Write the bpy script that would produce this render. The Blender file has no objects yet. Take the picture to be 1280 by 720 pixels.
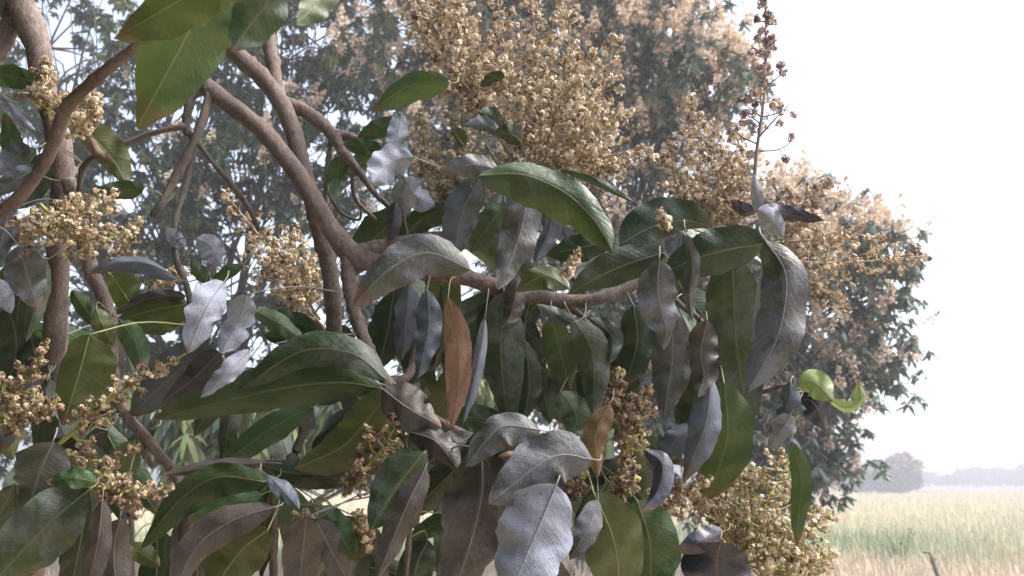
import bpy, math, random
import numpy as np
from mathutils import Vector, Matrix, noise as mnoise

# ------------------------------------------------------------------ camera, sky, sun, exposure
S = bpy.context.scene
COL = S.collection
R = math.radians
FPX, CAM_H = 960.0, 1.6
PITCH = math.atan(246 / FPX)
cd = bpy.data.cameras.new('camera')
cam = bpy.data.objects.new('camera', cd)
COL.objects.link(cam)
cd.sensor_width = 36.0
cd.lens = 27.0
cd.clip_start = 0.05
cd.clip_end = 3000
cam.location = (0, 0, CAM_H)
cam.rotation_euler = (R(90) + PITCH, 0, 0)
S.camera = cam
cd.dof.use_dof = True
cd.dof.focus_distance = 1.05
cd.dof.aperture_fstop = 9.0

SUN_EL, SUN_AZ = R(52), R(95)          # azimuth measured from +Y (view direction) towards +X
w = bpy.data.worlds.new('World')
S.world = w
w.use_nodes = True
nt = w.node_tree
bg = nt.nodes['Background']
sky = nt.nodes.new('ShaderNodeTexSky')
sky.sky_type = 'NISHITA'
sky.sun_disc = False
sky.sun_elevation = SUN_EL
sky.sun_rotation = SUN_AZ
sky.dust_density = 4.0
sky.air_density = 1.0
hsv = nt.nodes.new('ShaderNodeHueSaturation')
hsv.inputs['Saturation'].default_value = 0.64
nt.links.new(sky.outputs[0], hsv.inputs['Color'])
nt.links.new(hsv.outputs[0], bg.inputs['Color'])
bg.inputs['Strength'].default_value = 0.15

sd = bpy.data.lights.new('sun', 'SUN')
sd.energy = 1.4
sd.angle = R(14)
sd.color = (1.0, 0.95, 0.88)
so = bpy.data.objects.new('sun', sd)
COL.objects.link(so)
sdir = Vector((math.sin(SUN_AZ) * math.cos(SUN_EL), math.cos(SUN_AZ) * math.cos(SUN_EL), math.sin(SUN_EL)))
so.rotation_euler = sdir.to_track_quat('Z', 'Y').to_euler()
so.location = sdir * 200

S.view_settings.view_transform = 'Standard'
S.view_settings.look = 'None'
S.view_settings.exposure = 2.0
S.view_settings.gamma = 1.0
S.cycles.max_bounces = 6
S.cycles.use_denoising = True

rng = np.random.default_rng(11)
random.seed(11)

# ------------------------------------------------------------------ helpers
CM = Matrix.Rotation(R(90) + PITCH, 3, 'X')
CAM = Vector((0, 0, CAM_H))


def V(px, py, d):
    """Point seen at photo pixel (px, py) of the 1280x720 picture, d metres deep."""
    return CAM + CM @ Vector(((px - 640) / FPX * d, -(py - 360) / FPX * d, -d))


def Nv(v):
    n = np.linalg.norm(v, axis=-1, keepdims=True)
    return v / np.maximum(n, 1e-9)


def spline(P, n):
    """Catmull-Rom through the points P (k x m array), n samples, even in length."""
    P = np.asarray(P, float)
    if len(P) == 2:
        t = np.linspace(0, 1, n)[:, None]
        return P[0] * (1 - t) + P[1] * t
    Q = np.vstack([2 * P[0] - P[1], P, 2 * P[-1] - P[-2]])
    out = []
    for i in range(1, len(Q) - 2):
        t = np.linspace(0, 1, 16, endpoint=False)[:, None]
        a, b, c, d = Q[i - 1], Q[i], Q[i + 1], Q[i + 2]
        out.append(0.5 * (2 * b + (c - a) * t + (2 * a - 5 * b + 4 * c - d) * t ** 2 + (3 * b - a - 3 * c + d) * t ** 3))
    out.append(P[-1:])
    C = np.vstack(out)
    s = np.concatenate([[0], np.cumsum(np.linalg.norm(np.diff(C[:, :3], axis=0), axis=1))])
    u = np.linspace(0, s[-1], n)
    return np.stack([np.interp(u, s, C[:, k]) for k in range(C.shape[1])], 1)


def tangents(P):
    return Nv(np.gradient(P, axis=0))


class MB:
    """Collects vertices, faces, uvs and material indices for one mesh object."""

    def __init__(self):
        self.v, self.f, self.mi, self.uv, self.n = [], [], [], [], 0

    def add(self, v, f, mi=0, uv=None):
        v = np.asarray(v, float)
        self.v.append(v)
        self.f += [tuple(int(i) + self.n for i in q) for q in f]
        self.mi += list(mi) if hasattr(mi, '__len__') else [mi] * len(f)
        self.uv.append(uv if uv is not None else np.zeros((len(v), 2)))
        self.n += len(v)

    def tube(self, P, rad, sides=8, mi=0, rough=0.0):
        P = np.asarray(P, float)
        n = len(P)
        T = tangents(P)
        a = np.array([0.3, 0.2, 0.93])
        Sd = Nv(np.cross(T, a))
        B = np.cross(T, Sd)
        th = np.linspace(0, 2 * math.pi, sides, endpoint=False)
        rad = np.broadcast_to(np.asarray(rad, float), (n,))
        rr = rad[:, None] * (1 + rough * rng.normal(size=(n, sides)))
        v = P[:, None, :] + rr[..., None] * (np.cos(th)[None, :, None] * Sd[:, None, :] + np.sin(th)[None, :, None] * B[:, None, :])
        f = []
        for i in range(n - 1):
            for j in range(sides):
                k = (j + 1) % sides
                f.append((i * sides + j, i * sides + k, (i + 1) * sides + k, (i + 1) * sides + j))
        f.append(tuple(range(sides - 1, -1, -1)))
        f.append(tuple((n - 1) * sides + j for j in range(sides)))
        self.add(v.reshape(-1, 3), f, mi)

    def build(self, name, mats, parent=None, origin=None, smooth=True, link=True):
        V_ = np.vstack(self.v) if self.v else np.zeros((0, 3))
        o0 = np.array(origin if origin is not None else (0, 0, 0), float)
        me = bpy.data.meshes.new(name)
        me.from_pydata((V_ - o0).tolist(), [], self.f)
        for m in (mats if isinstance(mats, (list, tuple)) else [mats]):
            me.materials.append(m)
        me.polygons.foreach_set('material_index', np.array(self.mi, dtype=np.int32))
        if smooth:
            me.polygons.foreach_set('use_smooth', np.ones(len(self.f), dtype=bool))
        uv = np.vstack(self.uv)
        if uv.any():
            lay = me.uv_layers.new(name='uv')
            li = np.empty(len(me.loops), dtype=np.int32)
            me.loops.foreach_get('vertex_index', li)
            lay.data.foreach_set('uv', uv[li].astype(np.float32).ravel())
        me.update()
        o = bpy.data.objects.new(name, me)
        if link:
            COL.objects.link(o)
        place(o, parent, o0)
        return o


def mesh_fast(name, v, quads, mats, mi=None):
    """Large mesh of quads only."""
    me = bpy.data.meshes.new(name)
    v = np.ascontiguousarray(v, dtype=np.float32)
    q = np.ascontiguousarray(quads, dtype=np.int32)
    me.vertices.add(len(v))
    me.vertices.foreach_set('co', v.ravel())
    me.loops.add(q.size)
    me.loops.foreach_set('vertex_index', q.ravel())
    me.polygons.add(len(q))
    me.polygons.foreach_set('loop_start', np.arange(0, q.size, 4, dtype=np.int32))
    for m in mats:
        me.materials.append(m)
    if mi is not None:
        me.polygons.foreach_set('material_index', np.asarray(mi, dtype=np.int32))
    me.update(calc_edges=True)
    me.validate()
    return me


def place(o, parent, loc):
    """Parent without an inverse matrix; every parent here is unrotated and unscaled."""
    loc = Vector(loc)
    if parent is not None:
        o.parent = parent
        p, w_ = parent, Vector((0, 0, 0))
        while p is not None:
            w_ += p.location
            p = p.parent
        loc = loc - w_
    o.location = loc


def thing(name, label, cat, loc, group=None):
    o = bpy.data.objects.new(name, None)
    o.empty_display_size = 0.1
    COL.objects.link(o)
    o.location = loc
    o['label'] = label
    o['category'] = cat
    if group:
        o['group'] = group
    return o


# ------------------------------------------------------------------ materials
def mat_new(name):
    m = bpy.data.materials.new(name)
    m.use_nodes = True
    return m, m.node_tree.nodes, m.node_tree.links, m.node_tree.nodes['Principled BSDF']


def ramp(N, stops):
    r = N.new('ShaderNodeValToRGB')
    e = r.color_ramp.elements
    while len(e) < len(stops):
        e.new(0.5)
    for i, (p, c) in enumerate(stops):
        e[i].position = p
        e[i].color = (*c, 1) if len(c) == 3 else c
    return r


def math_node(N, L, op, a, b=None, c=None, clamp=False):
    n = N.new('ShaderNodeMath')
    n.operation = op
    n.use_clamp = clamp
    for i, x in enumerate((a, b, c)):
        if x is None:
            continue
        if isinstance(x, (int, float)):
            n.inputs[i].default_value = x
        else:
            L.new(x, n.inputs[i])
    return n.outputs[0]


def mixc(N, L, fac, a, b, mode='MIX'):
    n = N.new('ShaderNodeMix')
    n.data_type = 'RGBA'
    n.blend_type = mode
    for s, x in ((n.inputs[0], fac), (n.inputs[6], a), (n.inputs[7], b)):
        if isinstance(x, tuple):
            s.default_value = (*x, 1)
        elif isinstance(x, (int, float)):
            s.default_value = x
        else:
            L.new(x, s)
    return n.outputs[2]


def leaf_mat(name, base, base2, dust=0.0, dcol=(.3, .29, .31), rough=0.41, trans=0.12, spots=0.25, vein=(.12, .135, .06), veinamt=0.16):
    m, N, L, b = mat_new(name)
    uv = N.new('ShaderNodeUVMap')
    sx = N.new('ShaderNodeSeparateXYZ')
    L.new(uv.outputs[0], sx.inputs[0])
    av = math_node(N, L, 'ABSOLUTE', math_node(N, L, 'MULTIPLY_ADD', sx.outputs[1], 2.0, -1.0))
    ob = N.new('ShaderNodeTexCoord')
    oi = N.new('ShaderNodeObjectInfo')
    off = N.new('ShaderNodeVectorMath')
    off.operation = 'MULTIPLY_ADD'
    L.new(oi.outputs['Random'], off.inputs[0])
    off.inputs[1].default_value = (31, 17, 23)
    L.new(ob.outputs['Object'], off.inputs[2])

    def nz(scale, det=3.0, rg=0.6):
        n = N.new('ShaderNodeTexNoise')
        n.inputs['Scale'].default_value = scale
        n.inputs['Detail'].default_value = det
        n.inputs['Roughness'].default_value = rg
        L.new(off.outputs[0], n.inputs['Vector'])
        return n.outputs[0]
    n1, n2, n3 = nz(16), nz(70, 4, .7), nz(260, 3, .7)
    # side veins: pale lines sweeping forward from the midrib
    s = math_node(N, L, 'MULTIPLY_ADD', av, -3.0, math_node(N, L, 'MULTIPLY', sx.outputs[0], 17.0))
    s = math_node(N, L, 'ADD', s, math_node(N, L, 'MULTIPLY', n1, 0.9))
    pp = math_node(N, L, 'PINGPONG', s, 0.5)
    vl = N.new('ShaderNodeMapRange')
    vl.inputs[1].default_value, vl.inputs[2].default_value = 0.11, 0.0
    L.new(pp, vl.inputs[0])
    mr = N.new('ShaderNodeMapRange')
    mr.inputs[1].default_value, mr.inputs[2].default_value = 0.09, 0.02
    L.new(av, mr.inputs[0])
    col = mixc(N, L, n1, base, base2)
    hs = N.new('ShaderNodeHueSaturation')
    L.new(col, hs.inputs['Color'])
    L.new(math_node(N, L, 'MULTIPLY_ADD', oi.outputs['Random'], 0.035, 0.482), hs.inputs['Hue'])
    L.new(math_node(N, L, 'MULTIPLY_ADD', oi.outputs['Random'], 0.5, 0.75), hs.inputs['Value'])
    col = mixc(N, L, math_node(N, L, 'MULTIPLY', vl.outputs[0], veinamt), hs.outputs[0], vein)
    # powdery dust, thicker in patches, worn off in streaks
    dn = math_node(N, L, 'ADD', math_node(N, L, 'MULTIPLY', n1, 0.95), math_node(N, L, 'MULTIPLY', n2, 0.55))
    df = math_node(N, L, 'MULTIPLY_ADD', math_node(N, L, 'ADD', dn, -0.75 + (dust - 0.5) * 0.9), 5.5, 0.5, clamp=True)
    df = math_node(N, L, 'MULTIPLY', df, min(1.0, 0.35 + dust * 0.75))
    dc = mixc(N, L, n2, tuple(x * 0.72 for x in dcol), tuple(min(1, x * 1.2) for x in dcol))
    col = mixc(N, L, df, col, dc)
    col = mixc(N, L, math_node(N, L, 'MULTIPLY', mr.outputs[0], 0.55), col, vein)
    sp = N.new('ShaderNodeMapRange')
    sp.inputs[1].default_value, sp.inputs[2].default_value = 0.57, 0.66
    L.new(n3, sp.inputs[0])
    spf = math_node(N, L, 'MULTIPLY', sp.outputs[0], spots)
    col = mixc(N, L, spf, col, (.035, .025, .022))
    tipv = math_node(N, L, 'ADD', sx.outputs[0], math_node(N, L, 'MULTIPLY', n1, 0.42))
    tipv = math_node(N, L, 'ADD', tipv, math_node(N, L, 'MULTIPLY_ADD', oi.outputs['Random'], 0.22, -0.11))
    tipv = math_node(N, L, 'ADD', tipv, math_node(N, L, 'MULTIPLY', math_node(N, L, 'POWER', av, 6.0), 0.10))
    tm = N.new('ShaderNodeMapRange')
    tm.inputs[1].default_value, tm.inputs[2].default_value = 1.12, 1.19
    L.new(tipv, tm.inputs[0])
    col = mixc(N, L, math_node(N, L, 'MULTIPLY', tm.outputs[0], .8), col, mixc(N, L, n2, (.06, .035, .022), (.17, .10, .06)))
    L.new(col, b.inputs['Base Color'])
    L.new(math_node(N, L, 'MULTIPLY_ADD', df, 0.72 - rough, math_node(N, L, 'MULTIPLY_ADD', n2, 0.16, rough - 0.08)), b.inputs['Roughness'])
    b.inputs['Specular IOR Level'].default_value = 0.45
    hgt = math_node(N, L, 'ADD', math_node(N, L, 'MULTIPLY', vl.outputs[0], -0.12), math_node(N, L, 'MULTIPLY_ADD', n1, 2.2, n2))
    bp = N.new('ShaderNodeBump')
    bp.inputs['Strength'].default_value = 0.55
    bp.inputs['Distance'].default_value = 0.003
    L.new(hgt, bp.inputs['Height'])
    L.new(bp.outputs[0], b.inputs['Normal'])
    if trans > 0:
        tr = N.new('ShaderNodeBsdfTranslucent')
        tc = mixc(N, L, 0.5, col, (.25, .34, .05), 'MIX')
        L.new(tc, tr.inputs['Color'])
        ms = N.new('ShaderNodeMixShader')
        ms.inputs[0].default_value = trans
        L.new(b.outputs[0], ms.inputs[1])
        L.new(tr.outputs[0], ms.inputs[2])
        L.new(ms.outputs[0], N['Material Output'].inputs['Surface'])
    return m


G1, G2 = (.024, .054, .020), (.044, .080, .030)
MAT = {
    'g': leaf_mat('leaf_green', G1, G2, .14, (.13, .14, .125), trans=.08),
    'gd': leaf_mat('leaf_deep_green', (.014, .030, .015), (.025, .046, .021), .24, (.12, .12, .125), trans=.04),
    'y': leaf_mat('leaf_olive', (.05, .066, .022), (.078, .094, .032), .24, (.15, .135, .11), trans=.10),
    'yg': leaf_mat('leaf_young', (.135, .18, .06), (.19, .23, .085), 0, trans=.25, spots=.05),
    't': leaf_mat('leaf_overhead', (.045, .078, .028), (.065, .10, .034), .16, (.13, .14, .11), trans=.12, spots=.1, rough=.52),
    'dg': leaf_mat('leaf_half_dusty', G1, G2, .48, (.118, .125, .122), trans=.04, spots=.5, rough=.45),
    'd': leaf_mat('leaf_dusty_mauve', (.035, .05, .033), (.055, .05, .045), .50, (.118, .125, .152), trans=.03, spots=.6, vein=(.2, .19, .19)),
    'dm': leaf_mat('leaf_dusty_brown', (.04, .038, .026), (.06, .048, .04), .56, (.072, .061, .062), trans=.03, spots=.8, vein=(.16, .14, .125)),
    'b': leaf_mat('leaf_slate', (.03, .045, .042), (.045, .055, .06), .60, (.105, .128, .175), trans=.03, spots=.4, vein=(.2, .2, .21)),
    'p': leaf_mat('leaf_sky_sheen', (.12, .14, .15), (.19, .19, .22), .76, (.24, .262, .335), trans=.06, rough=.36, spots=.4, vein=(.36, .35, .37)),  # paleness paints in reflected sky on top of the dust
    'o': leaf_mat('leaf_dead_orange', (.24, .13, .08), (.33, .20, .135), .4, (.3, .22, .17), trans=.10, rough=.6, spots=.6, vein=(.26, .16, .1)),
    'oc': leaf_mat('leaf_dead_ochre', (.13, .085, .03), (.18, .11, .05), .25, (.2, .16, .12), trans=.08, rough=.6, spots=.9, vein=(.2, .14, .08)),
    'br': leaf_mat('leaf_dead_brown', (.085, .052, .036), (.13, .085, .06), .3, (.16, .135, .12), trans=.05, rough=.7, spots=.6, vein=(.16, .115, .085)),
    'k': leaf_mat('leaf_dark_slate', (.024, .026, .04), (.05, .05, .072), .25, (.13, .13, .18), trans=.0, rough=.36, spots=.2, vein=(.1, .1, .12)),
}


def plain_mat(name, c1, c2, scale=30, rough=0.7, bump=0.0, island=0.0, trans=0.0, objrand=False):
    m, N, L, b = mat_new(name)
    tc = N.new('ShaderNodeTexCoord')
    n = N.new('ShaderNodeTexNoise')
    n.inputs['Scale'].default_value = scale
    n.inputs['Detail'].default_value = 5
    L.new(tc.outputs['Object'], n.inputs['Vector'])
    col = mixc(N, L, n.outputs[0], c1, c2)
    if island or objrand:
        if objrand:
            gi = N.new('ShaderNodeObjectInfo')
            rnd = gi.outputs['Random']
        else:
            gi = N.new('ShaderNodeNewGeometry')
            rnd = gi.outputs['Random Per Island']
        h = N.new('ShaderNodeHueSaturation')
        L.new(col, h.inputs['Color'])
        L.new(math_node(N, L, 'MULTIPLY_ADD', rnd, island * 2, 1 - island), h.inputs['Value'])
        L.new(math_node(N, L, 'MULTIPLY_ADD', rnd, 0.05, 0.475), h.inputs['Hue'])
        col = h.outputs[0]
    L.new(col, b.inputs['Base Color'])
    b.inputs['Roughness'].default_value = rough
    if bump:
        bp = N.new('ShaderNodeBump')
        bp.inputs['Strength'].default_value = bump
        bp.inputs['Distance'].default_value = 0.004
        L.new(n.outputs[0], bp.inputs['Height'])
        L.new(bp.outputs[0], b.inputs['Normal'])
    if trans:
        tr = N.new('ShaderNodeBsdfTranslucent')
        L.new(col, tr.inputs['Color'])
        ms = N.new('ShaderNodeMixShader')
        ms.inputs[0].default_value = trans
        L.new(b.outputs[0], ms.inputs[1])
        L.new(tr.outputs[0], ms.inputs[2])
        L.new(ms.outputs[0], N['Material Output'].inputs['Surface'])
    return m


def bark_mat(name, c1, c2, c3, scale=55, stretch=0.6):
    m, N, L, b = mat_new(name)
    tc = N.new('ShaderNodeTexCoord')
    mp = N.new('ShaderNodeMapping')
    mp.inputs['Scale'].default_value = (1, 1, stretch)
    L.new(tc.outputs['Object'], mp.inputs[0])
    ns = []
    for sc_, dt in ((scale * .3, 4), (scale * 2.6, 8), (scale * 8, 5)):
        n = N.new('ShaderNodeTexNoise')
        n.inputs['Scale'].default_value = sc_
        n.inputs['Detail'].default_value = dt
        n.inputs['Roughness'].default_value = .72
        L.new(mp.outputs[0], n.inputs['Vector'])
        ns.append(n.outputs[0])
    vo = N.new('ShaderNodeTexVoronoi')
    vo.inputs['Scale'].default_value = scale * 3.2
    L.new(mp.outputs[0], vo.inputs['Vector'])
    fl = N.new('ShaderNodeMapRange')
    fl.inputs[1].default_value, fl.inputs[2].default_value = .16, .06
    L.new(vo.outputs['Distance'], fl.inputs[0])
    r1 = ramp(N, [(.36, c1), (.5, c2), (.64, c3)])
    L.new(math_node(N, L, 'ADD', math_node(N, L, 'MULTIPLY', ns[0], .5), math_node(N, L, 'MULTIPLY', ns[1], .5)), r1.inputs[0])
    col = mixc(N, L, math_node(N, L, 'MULTIPLY', fl.outputs[0], .55), r1.outputs[0], tuple(min(1, x * 1.25) for x in c3))
    li = N.new('ShaderNodeMapRange')
    li.inputs[1].default_value, li.inputs[2].default_value = .56, .66
    L.new(math_node(N, L, 'ADD', math_node(N, L, 'MULTIPLY', ns[0], .7), math_node(N, L, 'MULTIPLY', ns[2], .3)), li.inputs[0])
    col = mixc(N, L, math_node(N, L, 'MULTIPLY', li.outputs[0], .6), col, tuple(min(1, x * 1.15) for x in (c3[0], c3[1] * 1.04, c3[2] * 1.05)))
    dk = N.new('ShaderNodeMapRange')
    dk.inputs[1].default_value, dk.inputs[2].default_value = .40, .33
    L.new(ns[2], dk.inputs[0])
    col = mixc(N, L, math_node(N, L, 'MULTIPLY', dk.outputs[0], .7), col, tuple(x * .45 for x in c1))
    L.new(col, b.inputs['Base Color'])
    b.inputs['Roughness'].default_value = 0.8
    bp = N.new('ShaderNodeBump')
    bp.inputs['Strength'].default_value = 1.0
    bp.inputs['Distance'].default_value = 0.20 / scale
    L.new(math_node(N, L, 'ADD', math_node(N, L, 'ADD', ns[1], math_node(N, L, 'MULTIPLY', ns[2], .5)), math_node(N, L, 'MULTIPLY', fl.outputs[0], .3)), bp.inputs['Height'])
    L.new(bp.outputs[0], b.inputs['Normal'])
    return m


BARK = bark_mat('bark', (.082, .058, .049), (.155, .115, .098), (.26, .218, .196))
BARK_D = bark_mat('bark_dark_twig', (.05, .042, .036), (.10, .08, .066), (.17, .145, .13))
RIB_G = plain_mat('midrib_green', (.10, .115, .045), (.155, .165, .07), 40, .5)
RIB_Y = plain_mat('midrib_yellow_green', (.19, .20, .08), (.26, .27, .12), 40, .5)
RIB_D = plain_mat('midrib_dusty', (.13, .12, .11), (.19, .175, .17), 40, .7)
RIB_B = plain_mat('midrib_brown', (.14, .09, .06), (.2, .14, .09), 40, .7)
STALK_G = plain_mat('stalk_yellow_green', (.24, .25, .06), (.32, .31, .10), 60, .55)
STALK_C = plain_mat('stalk_cream', (.26, .2, .13), (.36, .29, .19), 60, .6)
STALK_P = plain_mat('stalk_purple', (.22, .17, .17), (.32, .27, .25), 60, .6)
FL_CREAM = plain_mat('petal_cream', (.64, .54, .40), (.79, .71, .56), 300, .7, trans=.15)
FL_TAN = plain_mat('petal_tan', (.37, .26, .165), (.49, .37, .24), 300, .7, trans=.15)
FL_RUST = plain_mat('petal_rust', (.14, .08, .055), (.22, .135, .095), 300, .8)
FL_MUST = plain_mat('petal_mustard', (.42, .33, .18), (.54, .46, .29), 300, .7, trans=.15)
FL_PURP = plain_mat('bud_purple', (.34, .24, .255), (.46, .36, .37), 300, .7)
BGLEAF = plain_mat('far_leaf', (.046, .078, .046), (.084, .115, .066), .8, .45, island=.5, trans=.12)
BGLEAF2 = plain_mat('far_leaf_young', (.13, .17, .05), (.19, .23, .08), .8, .5, island=.35, trans=.25)
BGBLOOM = plain_mat('far_bloom', (.56, .43, .33), (.70, .58, .46), 1.5, .8, island=.3, trans=.2)
BGBARK = bark_mat('far_bark', (.05, .038, .03), (.09, .07, .058), (.15, .125, .11), 6, .4)
FARLEAF = plain_mat('distant_leaf', (.045, .07, .04), (.075, .10, .05), .3, .8, island=.4)
FARBLOOM = plain_mat('distant_bloom', (.30, .16, .11), (.38, .22, .16), .3, .8, island=.3)

# ------------------------------------------------------------------ ground
def field_mat():
    m, N, L, b = mat_new('field_ground')
    g = N.new('ShaderNodeNewGeometry')
    sx = N.new('ShaderNodeSeparateXYZ')
    L.new(g.outputs['Position'], sx.inputs[0])
    n = N.new('ShaderNodeTexNoise')
    n.inputs['Scale'].default_value = .06
    n.inputs['Detail'].default_value = 4
    L.new(g.outputs['Position'], n.inputs['Vector'])
    n2 = N.new('ShaderNodeTexNoise')
    n2.inputs['Scale'].default_value = 2.5
    n2.inputs['Detail'].default_value = 6
    L.new(g.outputs['Position'], n2.inputs['Vector'])
    y = math_node(N, L, 'ADD', sx.outputs[1], math_node(N, L, 'MULTIPLY_ADD', n.outputs[0], 14, -7))
    r = ramp(N, [(0, (.36, .28, .19)), (.055, (.36, .29, .19)), (.075, (.20, .23, .10)), (.11, (.24, .25, .11)),
                 (.15, (.48, .42, .23)), (.50, (.52, .45, .27)), (.56, (.22, .15, .11)), (.66, (.24, .16, .12)), (.7, (.40, .34, .22))])
    L.new(math_node(N, L, 'DIVIDE', y, 260), r.inputs[0])
    col = mixc(N, L, math_node(N, L, 'MULTIPLY', n2.outputs[0], .5), r.outputs[0], (.2, .15, .09))
    L.new(col, b.inputs['Base Color'])
    b.inputs['Roughness'].default_value = 0.95
    return m


gx = np.concatenate([-np.geomspace(700, 2, 26), [0], np.geomspace(2, 700, 26)])
gy = np.concatenate([-np.geomspace(120, 2, 14), [0], np.geomspace(2, 900, 34)])
X, Y = np.meshgrid(gx, gy)
Z = 0.05 * np.sin(X * .21) * np.sin(Y * .17 + 1)
Z = np.where(np.hypot(X, Y) < 200, Z, 0)
gv = np.stack([X, Y, Z], -1).reshape(-1, 3)
nx = len(gx)
gq = [(j * nx + i, j * nx + i + 1, (j + 1) * nx + i + 1, (j + 1) * nx + i) for j in range(len(gy) - 1) for i in range(nx - 1)]
me = mesh_fast('ground', gv, gq, [field_mat()])
ground = bpy.data.objects.new('ground', me)
COL.objects.link(ground)
ground['kind'] = 'structure'

# ------------------------------------------------------------------ haze
def make_haze():
    m = bpy.data.materials.new('haze_air')
    m.use_nodes = True
    N, L = m.node_tree.nodes, m.node_tree.links
    N.remove(N['Principled BSDF'])
    pv = N.new('ShaderNodeVolumePrincipled')
    pv.inputs['Color'].default_value = (.60, .605, .65, 1)
    pv.inputs['Density'].default_value = 0.0056
    pv.inputs['Anisotropy'].default_value = 0.2
    L.new(pv.outputs[0], N['Material Output'].inputs['Volume'])
    mb = MB()
    x0, x1, y0, y1, z0, z1 = -720, 720, -130, 920, -1.2, 16
    v = [(x, y, z) for z in (z0, z1) for y in (y0, y1) for x in (x0, x1)]
    mb.add(v, [(0, 2, 3, 1), (4, 5, 7, 6), (0, 1, 5, 4), (2, 6, 7, 3), (0, 4, 6, 2), (1, 3, 7, 5)])
    o = mb.build('haze', m, smooth=False)
    o['kind'] = 'stuff'
    o['label'] = 'pale haze hanging over the field and the far trees'


make_haze()

# ------------------------------------------------------------------ background trees
def leaf_quads(base, direc, length, width, droop, up=(0, 0, 1)):
    """A leaf of three quads that droops; returns 8 verts, 3 quads."""
    d = np.array(direc, float)
    d /= np.linalg.norm(d)
    s = np.cross(d, up)
    s /= max(np.linalg.norm(s), 1e-6)
    out = []
    p = np.array(base, float)
    for t, wd in ((0, .2), (.3, 1), (.72, .92), (1, .3)):
        q = p + d * length * t + np.array([0, 0, -1]) * droop * length * t * t
        out += [q - s * width * wd / 2, q + s * width * wd / 2]
    return np.array(out), [(0, 1, 3, 2), (2, 3, 5, 4), (4, 5, 7, 6)]


def spray_template(nl, size, seed, hang=0.9):
    r = np.random.default_rng(seed)
    vs, fs, n = [], [], 0
    for k in range(nl):
        a = k * 2.4 + r.uniform(-.4, .4)
        el = r.uniform(-.7, .5)
        dv = (math.cos(a) * math.cos(el), math.sin(a) * math.cos(el), math.sin(el))
        v, f = leaf_quads((0, 0, r.uniform(-.04, .04)), dv, size * r.uniform(.75, 1.2), size * r.uniform(.30, .42), hang * r.uniform(.4, 1.1))
        vs.append(v)
        fs += [tuple(i + n for i in q) for q in f]
        n += len(v)
    return np.vstack(vs), np.array(fs)


def bloom_template(seed, size=.32):
    r = np.random.default_rng(seed)
    vs, fs, n = [], [], 0
    for k in range(56):
        t = r.uniform(0, 1) ** .8
        rad = (1 - t) * size * .5 + .015
        a = r.uniform(0, 6.283)
        c = np.array([math.cos(a) * rad * r.uniform(.3, 1), math.sin(a) * rad * r.uniform(.3, 1), t * size])
        u = Nv(r.normal(size=3)) * size * .05
        w_ = Nv(np.cross(u, r.normal(size=3))) * size * .045
        vs.append(np.array([c - u * 1.1 - w_ * 1.1, c + u * 1.1 - w_ * 1.1, c + u * 1.4 + w_ * 1.1, c - u * 1.1 + w_ * 1.1]))
        fs.append((n, n + 1, n + 2, n + 3))
        n += 4
    # stem
    vs.append(np.array([(-.004, 0, -.03), (.004, 0, -.03), (.002, 0, size), (-.002, 0, size)]))
    fs.append((n, n + 1, n + 2, n + 3))
    return np.vstack(vs), np.array(fs)


def rotz_tilt(a, tilt, ta):
    return np.array(Matrix.Rotation(a, 3, 'Z').to_4x4().to_3x3() @ Matrix.Rotation(tilt, 3, (math.cos(ta), math.sin(ta), 0)))


def px_of(p):
    q = CM.transposed() @ (Vector(p) - CAM)
    if q.z > -0.1:
        return None
    return 640 + FPX * q.x / -q.z, 360 - FPX * q.y / -q.z, -q.z


BGLEAF_R = plain_mat('far_leaf_teal_glare', (.08, .12, .092), (.125, .165, .13), .8, .45, island=.45, trans=.15)  # teal leaf, paled to put lens glare into its colour


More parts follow.
